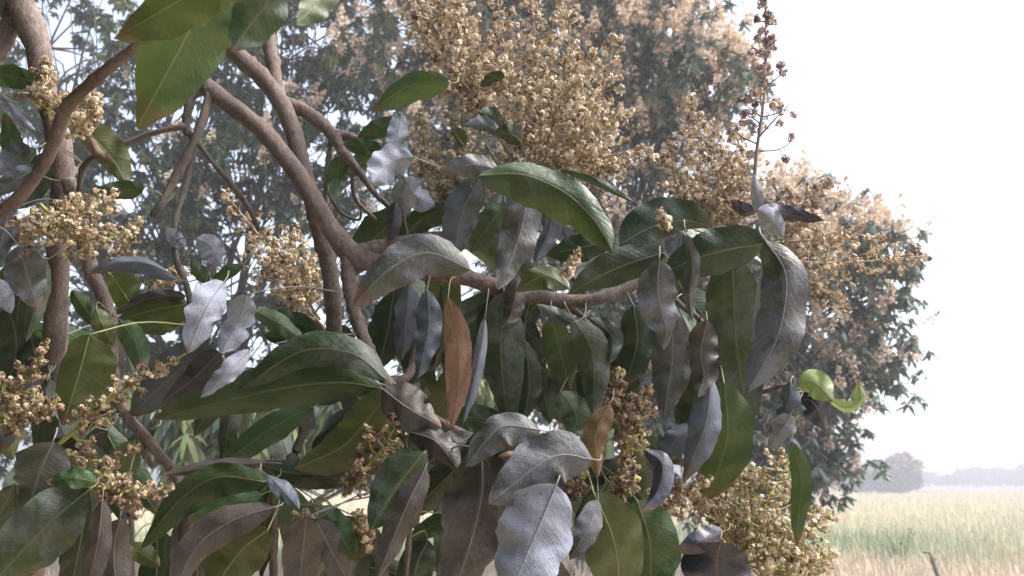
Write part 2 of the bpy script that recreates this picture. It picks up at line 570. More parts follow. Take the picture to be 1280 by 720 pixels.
def bg_tree(name, label, base, fork, trunk_r, lobes, n_clump, per_clump, leaf_size, bloom_frac, seed, spread=.26, n_parts=300, n_bloom=120, young=0.0, hang=.9, cats='tree', group=None, lmat=None):
    r = np.random.default_rng(seed)
    root = thing(name, label, cats, base, group)
    mb = MB()
    mid = (np.array(base) * .5 + np.array(fork) * .5) + r.normal(size=3) * np.array([.12, .12, 0])
    tp = spline([np.array(base) - [0, 0, .1], mid, fork], 14)
    mb.tube(tp, np.linspace(trunk_r * 1.25, trunk_r * .8, 14), 12, rough=.04)
    mb.build('trunk', BGBARK, root, base)
    temps = [spray_template(int(r.integers(11, 15)), leaf_size, seed * 10 + k, hang) for k in range(6)]
    blooms = [bloom_template(seed * 20 + k) for k in range(4)]
    places, bplaces = [], []
    tw = MB()
    tot = sum(l[3] ** 1.6 for l in lobes)
    for (lx, ly, ld, lr, bf) in lobes:
        c = np.array(V(lx, ly, ld))
        rad = lr * ld / FPX
        lim = MB()
        m_ = np.array(fork) * .45 + c * .55 + r.normal(size=3) * rad * .15 - np.array([0, 0, rad * .1])
        lp = spline([fork, m_, c], 12)
        lim.tube(lp, np.linspace(trunk_r * .5, trunk_r * .14, 12), 8, rough=.04)
        lim.build('limb', BGBARK, root, fork)
        k = max(6, int(n_clump * lr ** 1.6 / tot))
        for i in range(k):
            d = Nv(r.normal(size=3))
            rr = rad * r.uniform(.25, 1.05) ** .6
            cc = c + d * rr * np.array([1, .8, .9])
            src = lp[int(r.integers(5, 12))]
            bp = spline([src, (src + cc) / 2 + r.normal(size=3) * .12 * rad + np.array([0, 0, .05 * rad]), cc], 7)
            tw.tube(bp, np.linspace(trunk_r * .11, .006, 7), 5)
            for j in range(per_clump):
                pos = cc + np.clip(r.normal(size=3), -1.7, 1.7) * np.array([spread, spread, spread * .75]) * (leaf_size / .19)
                places.append((pos, int(r.integers(6)), r.uniform(0, 6.28), r.uniform(0, .5), r.uniform(.75, 1.2)))
            nb = r.poisson(bf * bloom_frac * per_clump)
            for j in range(nb):
                pos = cc + r.normal(size=3) * np.array([.26, .26, .16]) * (leaf_size / .19) + d * .14 + np.array([0, 0, .1])
                bplaces.append((pos, int(r.integers(4)), r.uniform(0, 6.28), r.uniform(0, .8), r.uniform(.7, 1.25)))
    tw.build('branchlets', BGBARK, root, fork)['kind'] = 'stuff'

    def emit(pl, temps_, mats, pname, sname, nparts):
        def key(p):
            q = px_of(p[0])
            if q is None or not (-20 < q[0] < 1300 and -20 < q[1] < 740):
                return 1e9
            return q[2]
        order = sorted(range(len(pl)), key=lambda i: key(pl[i]))
        tms = []
        for k, (tv, tf) in enumerate(temps_):
            mk = [mesh_fast(pname, tv, tf, [mm]) for mm in mats]
            tms.append(mk)
        for i in order[:nparts]:
            pos, k, a, ti, sc = pl[i]
            o = bpy.data.objects.new(pname, tms[k][1 if len(mats) > 1 and r.random() < young else 0])
            COL.objects.link(o)
            place(o, root, pos)
            o.rotation_euler = (ti * math.cos(a), ti * math.sin(a), a)
            o.scale = (sc, sc, sc)
        vv, ff, mi, n = [], [], [], 0
        for i in order[nparts:]:
            pos, k, a, ti, sc = pl[i]
            tv, tf = temps_[k]
            M = rotz_tilt(a, ti, a)
            vv.append(tv @ M.T * sc + pos)
            ff.append(tf + n)
            mi.append(np.full(len(tf), 1 if len(mats) > 1 and r.random() < young else 0))
            n += len(tv)
        if vv:
            me_ = mesh_fast(sname, np.vstack(vv) - np.array(base), np.vstack(ff), mats, np.concatenate(mi))
            o = bpy.data.objects.new(sname, me_)
            COL.objects.link(o)
            place(o, root, base)
            o['kind'] = 'stuff'
    emit(places, temps, [lmat or BGLEAF, BGLEAF2], 'leaf_spray', 'foliage', n_parts)
    emit(bplaces, blooms, [BGBLOOM], 'flower_panicle', 'blossoms', n_bloom)
    return root


def g0(px, d):
    p = V(px, 606, d)
    return (p.x, p.y, 0.0)


def at_h(px, d, h):
    p = V(px, 606, d)
    return (p.x, p.y, h)


# tall flowering tree on the right: (pixel x, pixel y, distance, radius in pixels, how much in flower)
lob_r = [(700, 60, 12, 150, 1.3), (845, 110, 11.6, 95, 1.5), (560, 30, 12.6, 140, 1.1), (790, 10, 12.5, 110, 1.2),
         (620, 200, 12, 150, .7), (800, 270, 12, 130, 1.2), (930, 330, 11.5, 105, .9), (1035, 305, 11.2, 62, .9),
         (1085, 330, 11.1, 45, .6), (1010, 300, 12.2, 70, 1.2), (1085, 375, 11.4, 42, .3), (1035, 450, 11.5, 72, .8),
         (1090, 480, 11.3, 36, .9), (985, 530, 11.5, 85, .5), (1030, 575, 11.2, 42, .35), (880, 450, 12, 120, .8),
         (740, 430, 12.5, 140, .6), (985, 625, 11.6, 40, 1.0), (880, 560, 12, 90, .5)]
bg_tree('flowering_mango_tree', 'tall tree full of peach blossom behind the near branches, at the field edge',
        g0(720, 12.2), at_h(735, 12.2, 2.6), .2, lob_r, 640, 9, .145, .6, 3, spread=.36, lmat=BGLEAF_R, n_bloom=260, hang=.6)
lob_l = [(60, 60, 15, 170, .08), (210, 130, 14.5, 150, .1), (350, 90, 14.5, 150, .25), (450, 220, 14, 130, .5),
         (300, 290, 13.5, 150, .2), (120, 300, 14.5, 170, .06), (430, 30, 15, 120, .9), (90, 460, 14, 150, .05),
         (260, 450, 13.5, 140, .1), (430, 420, 13.5, 130, .2), (20, 200, 15, 150, .05), (560, 380, 14, 120, .3)]
bg_tree('leafy_mango_tree', 'blue-green leafy mango tree behind the brown limbs, few flowers, sky glinting through',
        g0(250, 14.3), at_h(262, 14.3, 2.4), .22, lob_l, 430, 13, .152, .4, 4, spread=.27, n_bloom=150, young=.07, hang=.5)
lob_y = [(250, 540, 10.5, 62, 0), (345, 520, 10.5, 55, .2), (420, 530, 10.7, 55, 0), (150, 520, 10.8, 60, 0), (520, 540, 10.6, 50, 0), (590, 500, 10.6, 60, .2)]
bg_tree('young_mango_tree', 'low pale-green mango tree with hanging young leaves, under the taller trees',
        g0(335, 10.6), at_h(335, 10.6, 1.0), .07, lob_y, 90, 6, .2, .1, 5, n_parts=200, n_bloom=20, young=.7, hang=1.6)


def far_tree(name, label, px, d, lobes, seed, n, group=None):
    r = np.random.default_rng(seed)
    b = g0(px, d)
    root = thing(name, label, 'tree', b, group)
    mb = MB()
    mb.tube(spline([(b[0], b[1], -.1), (b[0] + .2, b[1], 1.2), (b[0], b[1], 3.2)], 6), np.linspace(.32, .2, 6), 8)
    mb.build('trunk', BGBARK, root, b)
    vv, ff, mi, k = [], [], [], 0
    for (lx, ly, lr, bl) in lobes:
        c = np.array(V(lx, ly, d))
        rad = lr * d / FPX
        m_ = int(n * lr ** 2 / sum(q[2] ** 2 for q in lobes))
        dirs = Nv(r.normal(size=(m_, 3)))
        pos = c + dirs * rad * (r.uniform(.35, 1.08, size=(m_, 1)) ** .6) + r.normal(size=(m_, 3)) * .15
        pos[:, 2] = np.maximum(pos[:, 2], .25)
        u = Nv(r.normal(size=(m_, 3))) * r.uniform(.14, .34, size=(m_, 1))
        w_ = Nv(np.cross(u, r.normal(size=(m_, 3)))) * r.uniform(.12, .28, size=(m_, 1))
        q = np.stack([pos - u, pos - w_ * .8, pos + u, pos + w_], 1)
        vv.append(q.reshape(-1, 3))
        ff.append(np.arange(m_ * 4).reshape(-1, 4) + k)
        mi.append((r.random(m_) < bl * np.clip(dirs[:, 2] + .6, 0, 1)).astype(int))
        k += m_ * 4
    me_ = mesh_fast('crown', np.vstack(vv) - np.array(b), np.vstack(ff), [FARLEAF, FARBLOOM], np.concatenate(mi))
    o = bpy.data.objects.new('crown', me_)
    COL.objects.link(o)
    place(o, root, b)


far_tree('far_tree', 'round hazy tree with a reddish crown at the far edge of the field', 1118, 118,
         [(1128, 582, 15, .6), (1138, 590, 13, .6), (1112, 588, 14, .5), (1100, 596, 15, .3), (1120, 602, 18, .1), (1142, 602, 10, .1), (1104, 604, 14, .1), (1148, 580, 5, .5), (1132, 572, 6, .7), (1116, 577, 6, .6), (1108, 583, 5, .5)], 21, 7000)
far_tree('far_tree', 'lower blue-grey hazy tree half hidden by the flowering crown, beside the round one', 1075, 124,
         [(1072, 597, 16, .1), (1058, 600, 14, .1), (1080, 605, 12, .0)], 22, 3500)


def treeline():
    r = np.random.default_rng(9)
    vv = []
    for x in np.arange(-250, 1700, 15):
        h = 17 + 6 * math.sin(x * .031) + 5 * math.sin(x * .083 + 1) + r.uniform(-3, 3)
        h = max(9, h)
        d = 225 + r.uniform(-12, 25)
        m_ = 420
        c = np.array(V(x, 605 - h * .45, d))
        rad = np.array([12, 12, h * .62]) * d / FPX
        dirs = Nv(r.normal(size=(m_, 3)))
        pos = c + dirs * rad * (r.uniform(.2, 1.05, size=(m_, 1)) ** .5)
        pos[:, 2] = np.maximum(pos[:, 2], .3)
        u = Nv(r.normal(size=(m_, 3))) * r.uniform(.25, .6, size=(m_, 1))
        w_ = Nv(np.cross(u, r.normal(size=(m_, 3)))) * r.uniform(.25, .5, size=(m_, 1))
        vv.append(np.stack([pos - u, pos - w_, pos + u, pos + w_], 1).reshape(-1, 3))
    v = np.vstack(vv)
    me_ = mesh_fast('treeline', v, np.arange(len(v)).reshape(-1, 4), [FARLEAF])
    o = bpy.data.objects.new('treeline', me_)
    COL.objects.link(o)
    o['kind'] = 'stuff'
    o['label'] = 'hazy blue line of trees along the horizon'


treeline()

# ------------------------------------------------------------------ crops and grass
def grass(name, label, n, y0, y1, hmin, hmax, wid, cols, seed, head=0.0, keep=None, spread=1.0):
    r = np.random.default_rng(seed)
    y = y0 + (y1 - y0) * r.random(n) ** 1.3
    x = r.uniform(-0.78, 0.85, n) * y * spread + r.normal(size=n) * .3
    edge = np.array([mnoise.noise((float(a) * .35, float(b) * .2, seed)) for a, b in zip(x[:: max(1, n // 4000)], y[:: max(1, n // 4000)])])
    edge = np.repeat(edge, max(1, n // 4000))[:n]
    h = r.uniform(hmin, hmax, n)
    y = y + edge * 0
    a = r.uniform(0, 6.283, n)
    lean = r.uniform(.05, .35, n) * h
    wv = np.stack([np.cos(a), np.sin(a), np.zeros(n)], 1) * (wid * (0.5 + y / (y0 + 6))[:, None] * .5)
    la = r.uniform(0, 6.283, n)
    ld = np.stack([np.cos(la), np.sin(la), np.zeros(n)], 1)
    b = np.stack([x, y, np.full(n, -.02)], 1)
    m_ = b + ld * (lean * .35)[:, None] + np.array([0, 0, 1]) * (h * .6)[:, None]
    t = b + ld * lean[:, None] + np.array([0, 0, 1]) * h[:, None]
    if keep is not None:
        k = keep(x, y, r)
        b, m_, t, wv = b[k], m_[k], t[k], wv[k]
    n = len(b)
    v = np.stack([b - wv, b + wv, m_ - wv * .8, m_ + wv * .8, t - wv * (.15 + head), t + wv * (.15 + head)], 1).reshape(-1, 3)
    i = np.arange(n)[:, None] * 6
    q = np.concatenate([i + np.array([0, 1, 3, 2]), i + np.array([2, 3, 5, 4])], 1).reshape(-1, 4)
    me_ = mesh_fast(name, v, q, [plain_mat(name + '_blade', cols[0], cols[1], .5, .8, island=.14, trans=.2)])
    o = bpy.data.objects.new(name, me_)
    COL.objects.link(o)
    o['kind'] = 'stuff'
    o['label'] = label


def wob(x, y):
    return 1.6 * np.sin(x * .55) + 1.1 * np.sin(x * 1.3 + 2)


grass('dry_grass', 'pinkish dry grass at the near edge of the field', 38000, 6.5, 16, .25, .62, .012, [(.50, .40, .31), (.62, .53, .42)], 31, .5,
      keep=lambda x, y, r: (y < 14.5 + wob(x, y)) | (r.random(len(x)) < .12))
grass('green_crop', 'strip of green crop between the dry grass and the ripe field', 42000, 11, 26, .35, .62, .013, [(.24, .29, .18), (.34, .37, .24)], 32, .1,
      keep=lambda x, y, r: ((y > 14.5 + wob(x, y)) & (y < 22 + wob(x + 9, y)) & (r.random(len(x)) < np.clip((.66 - x / y) / .22, .12, 1))) | (r.random(len(x)) < .06))
grass('ripe_crop', 'pale golden ripe crop covering the field', 92000, 14, 165, .4, .6, .014, [(.44, .395, .28), (.54, .485, .36)], 33, .6,
      keep=lambda x, y, r: (y > 21 + wob(x + 9, y)) | (r.random(len(x)) < np.clip((x / y - .4) / .3, .15, .8)))


def earth_bank():
    mb_ = MB()
    xs = np.linspace(-380, 420, 120)
    hh = .75 + .18 * np.sin(xs * .06) + .12 * np.sin(xs * .31)
    rows = []
    for (dy, kz) in ((-3, -.05), (-1.2, .7), (0, 1), (1.5, .8), (4, -.05)):
        rows.append(np.stack([xs, 182 + dy + 3 * np.sin(xs * .02), np.where(kz < 0, -.1, hh * kz)], 1))
    v = np.vstack(rows)
    n = len(xs)
    mb_.add(v, [(j * n + i, j * n + i + 1, (j + 1) * n + i + 1, (j + 1) * n + i) for j in range(4) for i in range(n - 1)])
    o = mb_.build('earth_bank', plain_mat('bare_soil', (.22, .13, .10), (.32, .21, .17), .6, .95))
    o['kind'] = 'structure'


earth_bank()


def weed(name, label, cat, px, d, h, spread, nst, col, seed, leafs=12):
    r = np.random.default_rng(seed)
    b = np.array(g0(px, d))
    root = thing(name, label, cat, b)
    mt = plain_mat(name + '_leaf', col, tuple(min(1, c * 1.4) for c in col), 9, .6, island=.3, trans=.2)
    for k in range(nst):
        mb = MB()
        a = r.uniform(0, 6.28)
        tp = b + np.array([math.cos(a) * spread * r.uniform(.2, 1), math.sin(a) * spread * r.uniform(.2, 1), h * r.uniform(.6, 1)])
        P = spline([b, (b + tp) / 2 + [0, 0, h * .12], tp], 8)
        mb.tube(P, np.linspace(.008, .003, 8), 5)
        mb.build('stem', mt, root, b)
        lf = MB()
        for j in range(leafs):
            t = r.uniform(.15, 1)
            p = P[int(t * 7)]
            a = r.uniform(0, 6.28)
            v, f = leaf_quads(p, (math.cos(a), math.sin(a), r.uniform(.1, .9)), r.uniform(.09, .18) * h, .035 * h, .3)
            lf.add(v, f)
        o = lf.build('foliage', mt, root, b)
        o['kind'] = 'stuff'


weed('weed_plant', 'tall feathery green weed standing up out of the crop', 'plant', 1112, 14.2, 1.0, .45, 12, (.13, .18, .09), 41, 16)
weed('weed_plant', 'leafy green weed at the field edge beside the forked stick', 'plant', 1284, 9.5, .75, .16, 4, (.07, .13, .05), 42)

# forked dry stick
st = thing('dry_stick', 'dry brown forked stick poking up from the pink grass', 'stick', g0(1165, 8.6))
mb = MB()
p0 = np.array(g0(1165, 8.6))
top = np.array(V(1166, 700, 8.6))
mb.tube(spline([p0 - [0, 0, .1], (p0 + top) / 2 + [.02, 0, 0], top], 8), np.linspace(.03, .022, 8), 8, rough=.08)
mb.build('stem', BARK_D, st, p0)
mb = MB()
mb.tube(spline([top - [0, 0, .04], top + [-.03, 0, .08], np.array(V(1154, 691, 8.6))], 6), np.linspace(.019, .009, 6), 7, rough=.08)
mb.build('prong', BARK_D, st, p0)
mb = MB()
mb.tube(spline([top - [0, 0, .04], top + [.015, 0, .03], np.array(V(1169, 701, 8.6))], 5), np.linspace(.018, .01, 5), 7, rough=.08)
mb.build('prong', BARK_D, st, p0)

# ------------------------------------------------------------------ the near mango tree
TB = Vector(g0(-40, 1.35))
tree = thing('mango_tree', 'near mango tree with brown limbs, drooping dusty grey and green leaves and cream flower sprays', 'tree', TB)
SK = []      # skeleton points that leaf stalks reach for


def limb(name, pts, d, sides=14, mat=None, rough=.035, nodes=True, n=None, sk=True):
    """pts: (px, py, width px[, depth])."""
    mat = mat or BARK
    P = []
    for p in pts:
        dd = p[3] if len(p) > 3 else d
        q = V(p[0], p[1], dd)
        P.append((q.x, q.y, q.z, p[2] * .87 / 2 * dd / FPX))
    n = n or max(10, len(pts) * 9)
    C = spline(P, n)
    rad = np.abs(C[:, 3])
    if nodes:
        rad = rad * (1 + .025 * rng.normal(size=n))
        k = rng.integers(3, 6)
        for i in rng.integers(1, n - 1, k):
            rad[i] *= 1.13
            rad[i - 1] *= 1.06
    C3 = C[:, :3] + rng.normal(size=(n, 3)) * (rad[:, None] * .03)
    mb_ = MB()
    mb_.tube(C3, rad, sides, rough=rough)
    o = mb_.build(name, mat, tree, C3[0])
    if sk:
        for q in C3:
            SK.append(q)
    return o


# the upright stem on the left, running down to the ground
limb('trunk', [(-60, -700, 20), (-20, -300, 30), (15, -60, 36), (25, 0, 35), (46, 55, 33), (57, 117, 30), (72, 167, 34), (79, 233, 33), (74, 273, 30), (72, 340, 30), (69, 420, 29), (67, 475, 30),
               (62, 560, 32, 1.24), (40, 700, 38, 1.28), (0, 1000, 48, 1.33), (-40, 1815, 60, 1.35)], 1.2, 14, n=90)
limb('limb', [(-40, 110, 22), (-10, 78, 24), (8, 45, 24), (20, 5, 22)], 1.21)
limb('limb', [(205, 20, 13, .80), (183, 48, 14, .8), (133, 87, 16, .84), (93, 123, 17, .88), (80, 142, 20, .9), (67, 180, 17, .92), (50, 213, 17, .95), (20, 250, 18, .98), (-20, 280, 18, 1.0)], .85)
limb('limb', [(84, 225, 20), (97, 255, 20), (103, 290, 20), (115, 340, 20), (130, 373, 19), (140, 413, 19), (139, 450, 18), (144, 482, 15), (155, 515, 16), (185, 550, 15), (213, 585, 13)], 1.17)
limb('limb', [(170, 530, 9), (176, 560, 8), (192, 585, 7)], 1.17)
# central limbs
limb('limb', [(225, 70, 18, 1.24), (258, 108, 25, 1.22), (330, 165, 26, 1.18), (380, 230, 27, 1.15), (412, 283, 28, 1.13), (440, 318, 34, 1.12), (470, 328, 27, 1.12), (520, 338, 24, 1.12),
             (575, 346, 24, 1.12), (620, 358, 24, 1.12), (672, 372, 22, 1.12), (720, 377, 20, 1.12), (765, 368, 17, 1.12), (815, 345, 14, 1.13), (860, 322, 11, 1.13), (905, 300, 9, 1.14), (945, 275, 8, 1.15)], 1.12, 12, n=70)
limb('limb', [(262, 20, 24, 1.26), (290, 62, 25, 1.24), (330, 100, 26, 1.22), (360, 145, 25, 1.2), (380, 215, 24, 1.19), (400, 290, 24, 1.18), (412, 335, 24, 1.17), (416, 380, 24, 1.16), (418, 425, 20, 1.16)], 1.2, 12)
limb('limb', [(318, -40, 19, 1.3), (334, 40, 19, 1.27), (345, 100, 19, 1.24), (360, 150, 17, 1.22)], 1.25)
limb('limb', [(345, 125, 18, 1.22), (362, 131, 20, 1.22), (387, 143, 20, 1.22), (415, 167, 19, 1.21), (427, 187, 14, 1.2), (453, 220, 11, 1.2), (467, 240, 9, 1.2), (490, 262, 7, 1.2)], 1.2)
limb('limb', [(415, 165, 14), (440, 172, 12), (478, 182, 7)], 1.21)
limb('limb', [(415, 172, 10), (411, 205, 10), (408, 245, 9), (404, 270, 8)], 1.22)
limb('limb', [(440, 318, 26), (480, 306, 18), (520, 299, 17), (545, 296, 15), (565, 288, 10), (590, 262, 8), (608, 228, 8), (640, 200, 7)], 1.12)
limb('limb', [(434, 315, 22, 1.12), (436, 350, 20, 1.11), (442, 385, 19, 1.1), (454, 420, 18, 1.08), (472, 460, 17, 1.06), (486, 482, 19, 1.05), (492, 497, 15, 1.05)], 1.1)
limb('limb', [(480, 478, 16, 1.06), (510, 470, 13, 1.09), (520, 430, 9, 1.13), (525, 390, 6, 1.15)], 1.08)
limb('limb', [(490, 490, 14, 1.06), (540, 520, 10, 1.06), (590, 545, 9, 1.06), (640, 555, 9, 1.06), (690, 560, 8, 1.06), (735, 575, 8, 1.06)], 1.06)
limb('limb', [(700, 376, 11), (730, 400, 9), (742, 440, 7), (748, 500, 7), (752, 560, 8), (750, 610, 7)], 1.14)
limb('limb', [(820, 343, 9, 1.13), (850, 380, 8, 1.12), (875, 400, 8, 1.1), (893, 430, 7, 1.1), (905, 480, 7, 1.1), (950, 490, 7, 1.08), (980, 482, 6, 1.05), (1005, 490, 5, 1.03)], 1.1)
limb('limb', [(760, 372, 10, 1.13), (770, 345, 8, 1.15), (800, 310, 7, 1.17), (825, 295, 6, 1.18), (835, 280, 6, 1.18)], 1.15)
limb('limb', [(735, 372, 9, 1.14), (705, 330, 8, 1.18), (672, 260, 8, 1.2), (655, 215, 9, 1.2)], 1.18)
# fine twigs hanging from the knot
for tw_ in ([(258, 108, 20, 1.22), (240, 122, 13, 1.21), (233, 158, 12, 1.2), (242, 175, 9, 1.19)],
            [(262, 112, 16, 1.21), (259, 130, 14, 1.2), (247, 168, 13, 1.18), (220, 220, 12, 1.17), (202, 255, 11, 1.16), (190, 270, 10, 1.16)],
            [(232, 157, 8, 1.19), (187, 167, 8, 1.18), (150, 182, 8, 1.17), (128, 190, 8, 1.16), (105, 207, 9, 1.16), (98, 240, 7, 1.16)],
            [(244, 172, 8, 1.18), (262, 198, 7, 1.18), (285, 225, 8, 1.18), (310, 258, 8, 1.18), (324, 288, 6, 1.18)],
            [(245, 175, 9, 1.19), (232, 230, 9, 1.19), (219, 275, 8, 1.18), (220, 322, 9, 1.17), (233, 355, 9, 1.16), (240, 388, 9, 1.16), (250, 430, 8, 1.15)],
            [(385, 500, 12, 1.12), (377, 545, 13, 1.1), (362, 580, 16, 1.08), (350, 583, 8, 1.07)],
            [(470, 470, 10, 1.08), (420, 500, 8, 1.12), (385, 505, 9, 1.12)],
            [(350, 583, 8, 1.07), (345, 620, 9, 1.07), (343, 670, 10, 1.08), (340, 760, 10, 1.1)],
            [(213, 585, 12, 1.17), (225, 610, 11, 1.17), (235, 640, 14, 1.17), (228, 690, 16, 1.18), (225, 780, 18, 1.2)],
            [(232, 640, 9, 1.17), (260, 628, 9, 1.17), (272, 634, 7, 1.17)],
            [(162, 590, 7, 1.2), (164, 650, 8, 1.2), (166, 760, 9, 1.2)],
            [(410, 240, 5, 1.2), (425, 265, 5, 1.2), (448, 275, 4, 1.2), (452, 262, 4, 1.2)],
            [(440, 220, 6, 1.2), (445, 250, 6, 1.21), (470, 275, 5, 1.21)],
            [(690, 213, 7, 1.18), (735, 222, 8, 1.18), (770, 238, 6, 1.18), (795, 255, 4, 1.18)],
            [(525, 585, 9, .98), (515, 640, 8, .99), (505, 740, 9, 1.0)],
            [(650, 212, 8, 1.2), (655, 190, 6, 1.19), (640, 180, 5, 1.19)]):
    limb('twig', tw_, 1.2, 7, BARK_D, n=max(9, len(tw_) * 5))

# ------------------------------------------------------------------ leaves of the near tree
LEAF_N = [0]


def leaf(mat, wpx, d, pts, roll=0, fold=.18, rag=0.0, asym=0.0, dz=None, wav=.05, petiole=True, nseg=26, ns=4, label=None, blunt=0.0, curl=0.0):
    k = len(pts)
    dz = random.uniform(-.035, .035) if dz is None else dz
    arch = random.uniform(-.012, .012)
    Q = []
    for i, p in enumerate(pts):
        t = i / (k - 1)
        q = V(p[0], p[1], d + dz * t + arch * 4 * t * (1 - t))
        Q.append((q.x, q.y, q.z))
    P = spline(Q, nseg)
    T = tangents(P)
    vd = Nv(P - np.array(CAM))
    Sd = Nv(np.cross(T, vd))
    Nn = np.cross(T, Sd)
    t = np.linspace(0, 1, nseg)
    rl = R(roll) + R(random.uniform(-12, 12)) + R(curl + random.uniform(-60, 60)) * (t - .4)
    S2 = Sd * np.cos(rl)[:, None] + Nn * np.sin(rl)[:, None]
    N2 = Nn * np.cos(rl)[:, None] - Sd * np.sin(rl)[:, None]
    e2 = .8 - .35 * blunt
    prof = (t ** .58) * ((1 - t) ** e2)
    prof = prof / prof.max()
    prof[0] = max(prof[0], .03)
    prof[-1] = .012 + .25 * blunt
    W = wpx / 2 * d / FPX
    vs = np.linspace(-1, 1, 2 * ns + 1)
    ph = random.uniform(0, 6.28)
    fs = (random.uniform(.5, 2.0), random.uniform(.5, 2.0))
    fr = random.uniform(2.2, 4.2)
    wl = np.ones(nseg)
    wr = np.ones(nseg)
    wl *= 1 + .035 * np.sin(t * 23 + ph) + .02 * rng.normal(size=nseg)
    wr *= 1 + .035 * np.sin(t * 19 + ph * 2) + .02 * rng.normal(size=nseg)
    if rag > 0:
        for ww in (wl, wr):
            nb = rng.integers(1, 4)
            for _ in range(nb):
                c = rng.uniform(.3, 1.0)
                ww *= 1 - rag * rng.uniform(.3, .9) * np.exp(-((t - c) / rng.uniform(.02, .07)) ** 2)
            ww *= 1 - rag * .10 * rng.random(nseg) * (t > .35)
    v = []
    uv = []
    for j, x in enumerate(vs):
        ww = (wl * (1 - asym)) if x < 0 else (wr * (1 + asym))
        lat = x * W * prof * ww
        h = -fold * fs[0 if x < 0 else 1] * (abs(x) ** 1.35) * W * prof
        h = h + wav * W * 2 * np.sin(fr * 6.283 * t + ph + (1.2 if x > 0 else 0)) * x * x * prof
        h = h + W * prof * (.10 * np.sin(t * 13 + ph * 3 + x * 2.5) + .07 * np.sin(t * 27 + ph + x * 4.5)) * min(1, abs(x) * 1.6)
        v.append(P + S2 * lat[:, None] + N2 * h[:, None])
        uv.append(np.stack([t, np.full(nseg, (x + 1) / 2)], 1))
    m = len(vs)
    v = np.stack(v, 1).reshape(-1, 3)
    uv = np.stack(uv, 1).reshape(-1, 2)
    f = []
    holes = set()
    if rag > .9:
        for _ in range(int(rag * 4)):
            holes.add((int(rng.integers(nseg // 3, nseg - 2)), int(rng.integers(0, m - 1))))
    for i in range(nseg - 1):
        for j in range(m - 1):
            if (i, j) in holes:
                continue
            f.append((i * m + j, i * m + j + 1, (i + 1) * m + j + 1, (i + 1) * m + j))
    mb_ = MB()
    mb_.add(v, f, 0, uv)
    o = mb_.build('leaf', MAT[mat], tree, P[0])
    if label:
        o['label'] = label
    # midrib with its stalk
    ribm = RIB_Y if mat in ('t', 'y', 'yg') else RIB_G if mat in ('g', 'gd', 'dg') else RIB_B if mat in ('o', 'oc', 'br', 'k') else RIB_D
    scale = min(1.4, max(.5, W / .02))
    r0 = .00062 * scale
    C = P + N2 * (.0004 - 0 * t)[:, None]
    rr = np.linspace(r0, r0 * .3, nseg)
    if petiole:
        b = P[0]
        A = np.array(SK)
        dist = np.linalg.norm(A - b, axis=1) + .4 * np.maximum(0, ((A - b) @ T[0]))
        i = int(dist.argmin())
        if dist[i] < .17:
            tgt = A[i]
            pre = spline([tgt, b * .55 + tgt * .45 - T[0] * .012 + vd[0] * .008, b], 8)[:-1]
        else:
            pre = spline([b - T[0] * .012 + vd[0] * .035 + np.array([0, 0, .006]), b - T[0] * .010 + vd[0] * .010, b], 7)[:-1]
        C = np.vstack([pre, C])
        rr = np.concatenate([np.linspace(.0013, r0 * 1.2, len(pre)), rr])
    mr = MB()
    mr.tube(C, rr, 5)
    mr.build('midrib', ribm, o, P[0])
    LEAF_N[0] += 1
    return o


def leaves(text):
    for ln in text.strip().splitlines():
        ln = ln.split('#')[0].strip()
        if not ln:
            continue
        head, pts = ln.split(':')
        h = head.split()
        kw = {}
        for x in h[3:]:
            key = {'r': 'roll', 'f': 'fold', 'k': 'rag', 'a': 'asym', 'z': 'dz', 'w': 'wav', 'b': 'blunt', 'c': 'curl'}[x[0]]
            kw[key] = float(x[1:])
        pp = [tuple(float(q) for q in s.split(',')) for s in pts.split()]
        lab = {'o': 'dry orange dead leaf', 'oc': 'dead ochre leaf', 'br': 'shrivelled brown leaf', 'yg': 'young yellow-green leaf', 'p': 'leaf painted pale with sky sheen', 'k': 'dark slate leaf'}.get(h[0])
        leaf(h[0], float(h[1]), float(h[2]), pp, label=lab, **kw)


